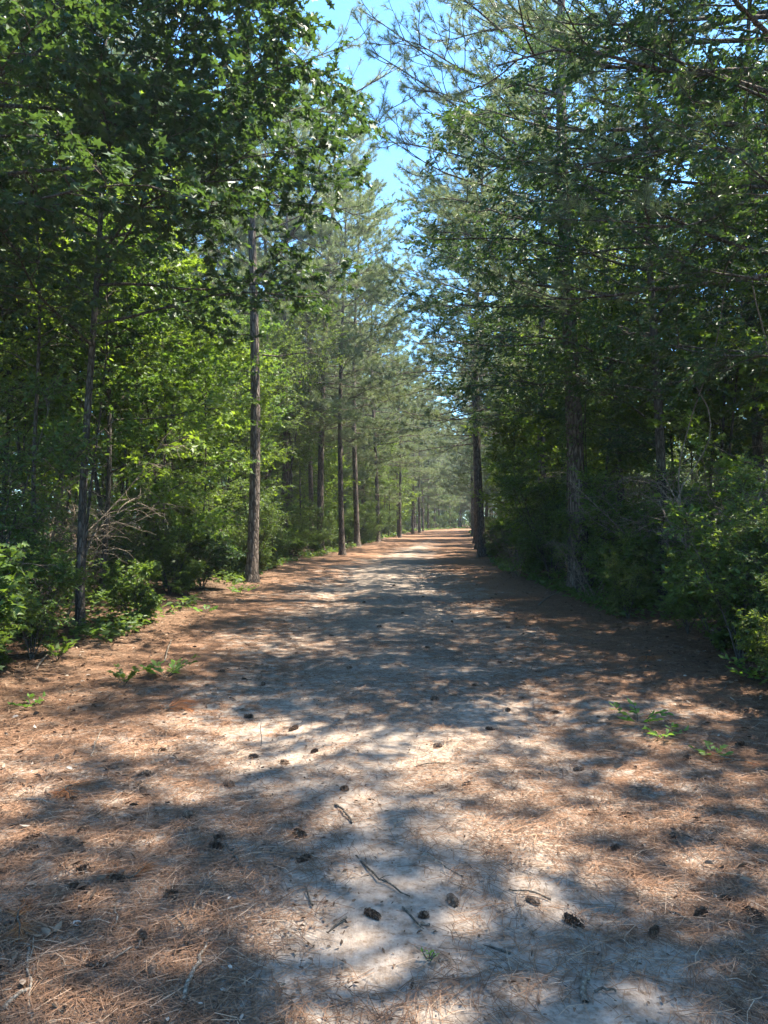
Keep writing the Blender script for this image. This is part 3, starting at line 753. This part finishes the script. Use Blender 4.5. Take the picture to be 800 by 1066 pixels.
stick('twig', [(95, 790), (108, 762)], .005, 'pale twig on the litter between seedling and picture edge', M_DEAD, side=1, lift=.03, seed=17)

# upright dry stalk in the track
x, y = ground_at(272, 775)
mb = MB(); tubes(mb, np.array([[[0, 0, -.01], [.006, .002, .06], [-.004, 0, .12], [.003, 0, .17]]]), np.array([[.0035, .003, .0025, .002]]), 5)
o = link('dry_stalk', mb.mesh('dry_stalk', [M_DEAD], True)); o.location = on_ground(x, y, 0); tag(o, 'thin dry stalk standing upright in the needle litter', 'stalk')

def seedling(seed, h, nst, nlf, ls, shape, leaf, spread):
    rng = np.random.default_rng(seed)
    st = MB(); fo = MB()
    a = rng.uniform(0, 6.28) + np.arange(nst) * 2.4
    d = unit(np.stack([np.cos(a) * spread, np.sin(a) * spread, np.full(nst, h)], 1))
    P = curves(np.zeros((nst, 3)), d, rng.uniform(.7, 1.1, nst) * math.hypot(h, spread), 6, -.2, .04, rng)
    tubes(st, P, np.linspace(.004, .0015, 6)[None], 5)
    lp, ld, _, _ = spawn(P, nlf, .3, 1.02, .4, 1.1, rng, .15, .05)
    leaves(fo, lp, ld, np.array([0, 0, 1.]) + rng.normal(0, .3, (len(lp), 3)), ls * rng.uniform(.7, 1.2, len(lp)), shape, 0, rng)
    return [('stem', st.mesh('seedling_stem', [M_TWIG], True)), ('foliage', fo.mesh('seedling_foliage', [leaf]))]
SEED = [seedling(1, .22, 7, 9, .085, OVAL, M_LEAFY, .26), seedling(2, .14, 5, 8, .065, OVAL, M_LEAFY, .2), seedling(3, .05, 4, 5, .018, OVAL, M_LEAFY, .03), seedling(4, .3, 6, 9, .08, STAR, M_LEAF, .2)]
for k, (u, v), sc, lab in (
        (0, (174, 707), 1.0, 'bright leafy seedling standing alone between litter and shrubs, lit by the sun'),
        (1, (664, 756), 1.15, 'pale green seedling with broad leaves on the shaded verge'),
        (1, (742, 790), .7, 'small green seedling near the picture edge beside rusty needles'),
        (2, (447, 1002), 1.0, 'tiny green sprig on the sand beside a white pebble'),
        (0, (90, 672), .8, 'leafy seedling in front of the dark shrubs near the litter edge'),
        (3, (130, 716), .7, 'dim star leaved seedling beside the bright leafy seedling'),
        (3, (60, 694), 1.0, 'star leaved seedling at the edge of the shaded litter'),
        (0, (252, 622), 1.1, 'leafy seedling at the foot of the tall bare trunked pine'),
        (1, (690, 772), .8, 'low seedling just in front of the pale green broad leaved one'),
        (3, (580, 612), 1.3, 'star leaved seedling beside the vine wrapped pine'),
        (0, (530, 600), 1.2, 'leafy seedling on the verge between the two dark pines'),
        (1, (215, 640), 1.2, 'spreading seedling in front of the round dark green bush'),
        (0, (786, 716), 1.0, 'leafy seedling under the shrubs at the picture edge'),
        (1, (30, 742), .8, 'broad leaved seedling in the shaded litter at the picture edge')):
    x, y = ground_at(u, v)
    plant('seedling', SEED[k], on_ground(x, y, -.005), R.uniform(0, 6.28), sc, lab, 'seedling')

mb = MB(); t = np.linspace(0, 1, 7)
tubes(mb, np.stack([(t - .5) * .022, 0 * t, 0 * t], 1)[None], (.0085 * np.sqrt(np.clip(1 - (2 * t - 1) ** 2, .01, 1)))[None], 9)
o = link('pebble', mb.mesh('pebble', [M_DEAD], True)); x, y = ground_at(459, 1003); o.location = on_ground(x, y, .006); tag(o, 'small white pebble beside the tiny green sprig', 'pebble')

def sprig(seed, n, L):
    rng = np.random.default_rng(seed); st = MB(); ne = MB()
    P = curves(np.zeros((3, 3)), unit(rng.normal(size=(3, 3)) * [1, 1, .05] + [0, 0, .05]), L, 6, -.2, .05, rng)
    tubes(st, P, np.linspace(.005, .002, 6)[None], 5)
    p, d, _, _ = spawn(P, n, .1, 1., .2, .9, rng, .14, -.02)
    needles(ne, p, d, rng.uniform(.1, .18, len(p)), .0022, 0, rng)
    return [('stem', st.mesh('sprig_stem', [M_TWIG], True)), ('needles', ne.mesh('sprig_needles', [M_RUST]))]
for i, ((u, v), sc, lab) in enumerate((((172, 742), 1.1, 'rusty dead pine sprig just in front of the bright leafy seedling'), ((136, 914), .8, 'rusty dead pine sprig among pine cones in the shaded litter'),
        ((768, 797), 1.2, 'rusty dead pine sprig near the picture edge beside a small seedling'), ((672, 686), 1.5, 'brown dead pine sprig in front of the shrubs on the shaded verge'), ((70, 822), 1.0, 'rusty dead pine sprig on sunlit litter below the shrubs'), ((20, 962), .8, 'orange dead pine sprig at the edge of the litter by shaded cones'))):
    x, y = ground_at(u, v)
    plant('dead_pine_sprig', sprig(i, 150, .2), on_ground(x, y, .02), R.uniform(0, 6.28), sc, lab, 'dead sprig')

gm = [('short thick pale stick', *ground_at(609, 1028)), ('tiny green sprig', *ground_at(447, 1002)), ('bright leafy seedling', *ground_at(174, 707)), ('pale green seedling', *ground_at(664, 756)),
      ('short dark twig', *ground_at(358, 849)), ('long bent twig', *ground_at(395, 921)), ('pale strip of bark', *ground_at(203, 1016)), ('upright dry stalk', *ground_at(272, 775)), ('curved corner twig', *ground_at(32, 1012)), ('vine wrapped pine', 4.05, 15.4), ('tall bare trunked pine', -3.23, 18.)]
cones = [(87, 863), (32, 874), (131, 826), (223, 880), (87, 905), (80, 923), (122, 914), (181, 930), (85, 961), (103, 1001), (160, 1011), (191, 987), (312, 873), (315, 898), (387, 957), (230, 870), (150, 972), (17, 1000),
         (471, 940), (442, 956), (595, 961), (554, 942), (679, 967), (727, 948), (755, 934), (784, 950), (485, 820), (615, 845), (650, 846), (365, 697), (327, 784), (260, 745), (298, 794), (152, 807), (172, 781), (265, 787), (360, 824), (275, 712), (307, 760),
         (445, 677), (530, 740), (577, 741), (495, 714), (512, 760), (457, 779), (715, 795), (770, 781), (420, 640), (395, 655), (470, 648), (345, 662), (310, 680), (520, 690), (560, 700), (450, 730), (600, 800), (640, 880), (700, 870), (240, 815), (196, 845), (60, 790), (230, 700), (440, 622), (410, 610), (480, 628), (380, 628), (530, 655)]
its = []
for i, (u, v) in enumerate(cones):
    x, y = ground_at(u + R.normal(0, 1), v)
    m = int(R.choice([0, 1, 1, 3, 3])); sc = R.uniform(.5, .82)
    o = link('pine_cone', CONES[m]); o.scale = (sc,) * 3
    o.rotation_euler = (R.uniform(0, 6.28), R.normal(0, .15), R.choice([0, PI]) + R.normal(0, .7)); o.location = on_ground(x, y, .015 * sc)
    tag(o, 'x', 'pine cone', 'pine cones lying on the track'); its.append((o, x, y, ['open brown pine cone', 'half open pine cone', 'small dark pine cone', 'long narrow pine cone'][m]))
label_all(its, gm, None)

# small loose twigs
TW = []
for k in range(5):
    rng = np.random.default_rng(90 + k); mb = MB(); L = rng.uniform(.12, .3)
    P = curves(np.array([[-L / 2, 0, 0]]), np.array([[1., 0, 0]]), L, 7, 0, .06, rng); tubes(mb, P, (rng.uniform(.003, .005) * np.linspace(1, .5, 7))[None], 6)
    if k % 2: tubes(mb, curves(P[:, 3], np.array([[.7, .6, .2]]), L * .4, 5, 0, .05, rng), (.002 * np.linspace(1, .5, 5))[None], 5)
    TW.append(mb.mesh('twig', [M_DEAD if k % 2 else M_TWIG], True))
its = []
for i in range(70):
    v = 600 + 460 * R.uniform(0, 1) ** .8; u = R.uniform(0, 800)
    x, y = ground_at(u, v)
    if abs(x - cx(y)) > 4.2 or (abs(x - cx(y)) < 1.6 and R.uniform() < .55): continue
    k = int(R.integers(0, 5)); o = link('twig', TW[k]); o.location = on_ground(x, y, .008); o.rotation_euler = (R.uniform(0, 6.28), R.normal(0, .06), R.uniform(0, 6.28))
    tag(o, 'x', 'twig', 'small twigs scattered on the ground'); its.append((o, x, y, ['small dark twig', 'small forked pale twig'][k % 2]))
label_all(its, gm, None)

# bare tangles and vines in the thicket
def bare(seed, H, n):
    rng = np.random.default_rng(seed); mb = MB()
    a = rng.uniform(0, 6.28, n); d = unit(np.stack([np.cos(a) * .45, np.sin(a) * .45, rng.uniform(.6, 1.2, n)], 1))
    P = curves(rng.normal(0, .12, (n, 3)) * [1, 1, 0], d, H * rng.uniform(.6, 1.1, n), 10, -.25, .05, rng)
    tubes(mb, P, .011 * np.linspace(1, .25, 10)[None], 5)
    p, dd, _, _ = spawn(P, 9, .25, 1., .4, 1.1, rng, .3, .05); S = curves(p, dd, rng.uniform(.2, .7, len(p)) * H * .3, 6, -.2, .07, rng); tubes(mb, S, np.linspace(.005, .0018, 6)[None], 4)
    p, dd, _, _ = spawn(S, 5, .25, 1., .4, 1.1, rng, .3, 0); S2 = curves(p, dd, rng.uniform(.1, .35, len(p)), 5, -.15, .08, rng); tubes(mb, S2, np.linspace(.0028, .0012, 5)[None], 3)
    return [(None, mb.mesh('bare_shrub', [M_DEAD], True))]
BARE = [bare(1, 3.2, 7), bare(2, 2.2, 8)]
for k, x, y, sc, lab in ((0, 4.7, 9.0, 1.1, 'pale bare twiggy shrub tangled in front of the near oak'), (0, 4.9, 10.6, 1.0, 'pale leafless shrub between the near oak and the slender dark oak'), (1, 3.9, 13.4, .8, 'low leafless shrub just in front of the vine wrapped pine'),
        (1, 3.55, 19.5, .8, 'low pale brush on the verge beyond the vine wrapped pine'), (1, -4.3, 7.8, .8, 'thin bare brush poking out of shrubs near the leaning tree'), (1, 4.4, 24, 1., 'bare pale brush on the verge before the lone dark pine'), (0, -5.2, 12.2, 1., 'leafless grey shrub beyond the thin dark trunked tree'), (0, -6.3, 15.5, 1.1, 'leafless pale shrub behind the round dark green bush')):
    put(BARE[k], 'bare_shrub', x, y, R.uniform(0, 6.28), sc, lab, 'bare shrub', None)
its = []
for x0, x1, y0, y1, n_ in ((-9, -4.6, 10, 30, 14), (5.0, 9, 10, 30, 12), (8, 14, 11, 30, 12), (-14, -9, 12, 30, 8), (4.3, 6.5, 7, 14, 4), (3.8, 6, 22, 60, 6)):
    for x, y in spots(x0, x1, y0, y1, .9, [], n_):
        k = int(R.integers(0, 2)); o = plant('bare_shrub', BARE[k], on_ground(x, y, -.05), R.uniform(0, 6.28), R.uniform(.9, 1.7), 'x', 'bare shrub', 'leafless shrubs in the thicket')
        its.append((o, x, y, ['tall bare pale shrub', 'low bare pale shrub'][k]))
label_all(its, marks2, None)
for i, (p0, p1, sag, lab) in enumerate((((4.3, 8.6, 4.4), (4.5, 8.7, .4), .35, 'pale vine hanging down in front of the near oak'), ((3.9, 9.6, 3.6), (4.4, 9.4, .6), .5, 'looping pale vine beside the twiggy bare shrub'), ((4.6, 9.9, 4.8), (4.2, 10.2, .2), .3, 'thin vine hanging between the near oak and the slender dark oak'))):
    t = np.linspace(0, 1, 16)[:, None]; p0 = np.array(p0); p1 = np.array(p1); rng = np.random.default_rng(i)
    P = p0 + (p1 - p0) * t + np.array([sag, .1, 0]) * np.sin(t * PI) * np.sin(t * 5 + i) + np.cumsum(rng.normal(0, .015, (16, 3)), 0)
    mb = MB(); tubes(mb, (P - p1)[None], (.014 if i == 3 else .008) * np.ones((1, 16)), 6)
    o = link('hanging_vine', mb.mesh('hanging_vine', [M_DEAD], True)); o.location = p1; tag(o, lab, 'vine')

# thin summer air between the trees
mb = MB()
Vb = np.array([[a, b, c_] for c_ in (float(gz.min()) - 1., 24.) for b in (float(gy[0]) - 6, float(gy[-1]) + 6) for a in (float(gx[0]) - 6, float(gx[-1]) + 6)])
mb.add(Vb, np.array([[0, 2, 3, 1], [4, 5, 7, 6], [0, 1, 5, 4], [2, 6, 7, 3], [0, 4, 6, 2], [1, 3, 7, 5]]))
hm = bpy.data.materials.new('haze'); hm.use_nodes = True; hn = hm.node_tree; hn.nodes.clear()
pv = hn.nodes.new('ShaderNodeVolumePrincipled'); pv.inputs['Color'].default_value = (.86, .92, 1, 1); pv.inputs['Density'].default_value = .0009; pv.inputs['Anisotropy'].default_value = .3
ho = hn.nodes.new('ShaderNodeOutputMaterial'); hn.links.new(pv.outputs[0], ho.inputs['Volume'])
tag(link('haze', mb.mesh('haze', [hm])), 'thin pale summer haze hanging among the trees', 'haze', kind='stuff')

# ================================================================== light, camera
SUN_EL, SUN_AZ = math.radians(63), math.radians(78)       # azimuth clockwise from the view direction
sd = Vector((math.sin(SUN_AZ) * math.cos(SUN_EL), math.cos(SUN_AZ) * math.cos(SUN_EL), math.sin(SUN_EL)))
sl = bpy.data.lights.new('sun', 'SUN'); sl.energy = 5.0; sl.angle = math.radians(.53); sl.color = (1, .91, .77)
so = bpy.data.objects.new('sun', sl); COL.objects.link(so); so.rotation_euler = sd.to_track_quat('Z', 'Y').to_euler(); so.location = (20, 5, 30)
w = bpy.data.worlds.new('World'); scene.world = w; w.use_nodes = True
nt = w.node_tree; nt.nodes.clear()
sky = nt.nodes.new('ShaderNodeTexSky'); sky.sky_type = 'NISHITA'; sky.sun_disc = False
sky.sun_elevation = SUN_EL; sky.sun_rotation = SUN_AZ; sky.air_density = 1.0; sky.dust_density = .4; sky.ozone_density = 2.0
bg = nt.nodes.new('ShaderNodeBackground'); bg.inputs[1].default_value = .12
ow = nt.nodes.new('ShaderNodeOutputWorld'); tint = nt.nodes.new('ShaderNodeMix'); tint.data_type = 'RGBA'; tint.blend_type = 'MULTIPLY'; tint.inputs[0].default_value = 1; tint.inputs[7].default_value = (.56, .90, 1.10, 1)
nt.links.new(sky.outputs[0], tint.inputs[6]); nt.links.new(tint.outputs[2], bg.inputs[0]); nt.links.new(bg.outputs[0], ow.inputs[0])

cd = bpy.data.cameras.new('camera'); cam = bpy.data.objects.new('camera', cd); COL.objects.link(cam)
cd.sensor_fit = 'HORIZONTAL'; cd.sensor_width = 36; cd.lens = 36 * F / 800; cd.clip_start = .05; cd.clip_end = 2000
cam.location = (0, 0, EYE + float(terrain(0, 0))); cam.rotation_euler = (math.radians(90 + .52), 0, 0)
scene.camera = cam

vs = scene.view_settings
vs.view_transform = 'Standard'; vs.look = 'None'; vs.exposure = 2.2; vs.gamma = 1.0; vs.use_curve_mapping = False
c = scene.cycles
c.volume_bounces = 0; c.max_bounces = 6; c.diffuse_bounces = 3; c.glossy_bounces = 2; c.transmission_bounces = 3; c.transparent_max_bounces = 4
c.sample_clamp_indirect = 4; c.caustics_reflective = False; c.caustics_refractive = False
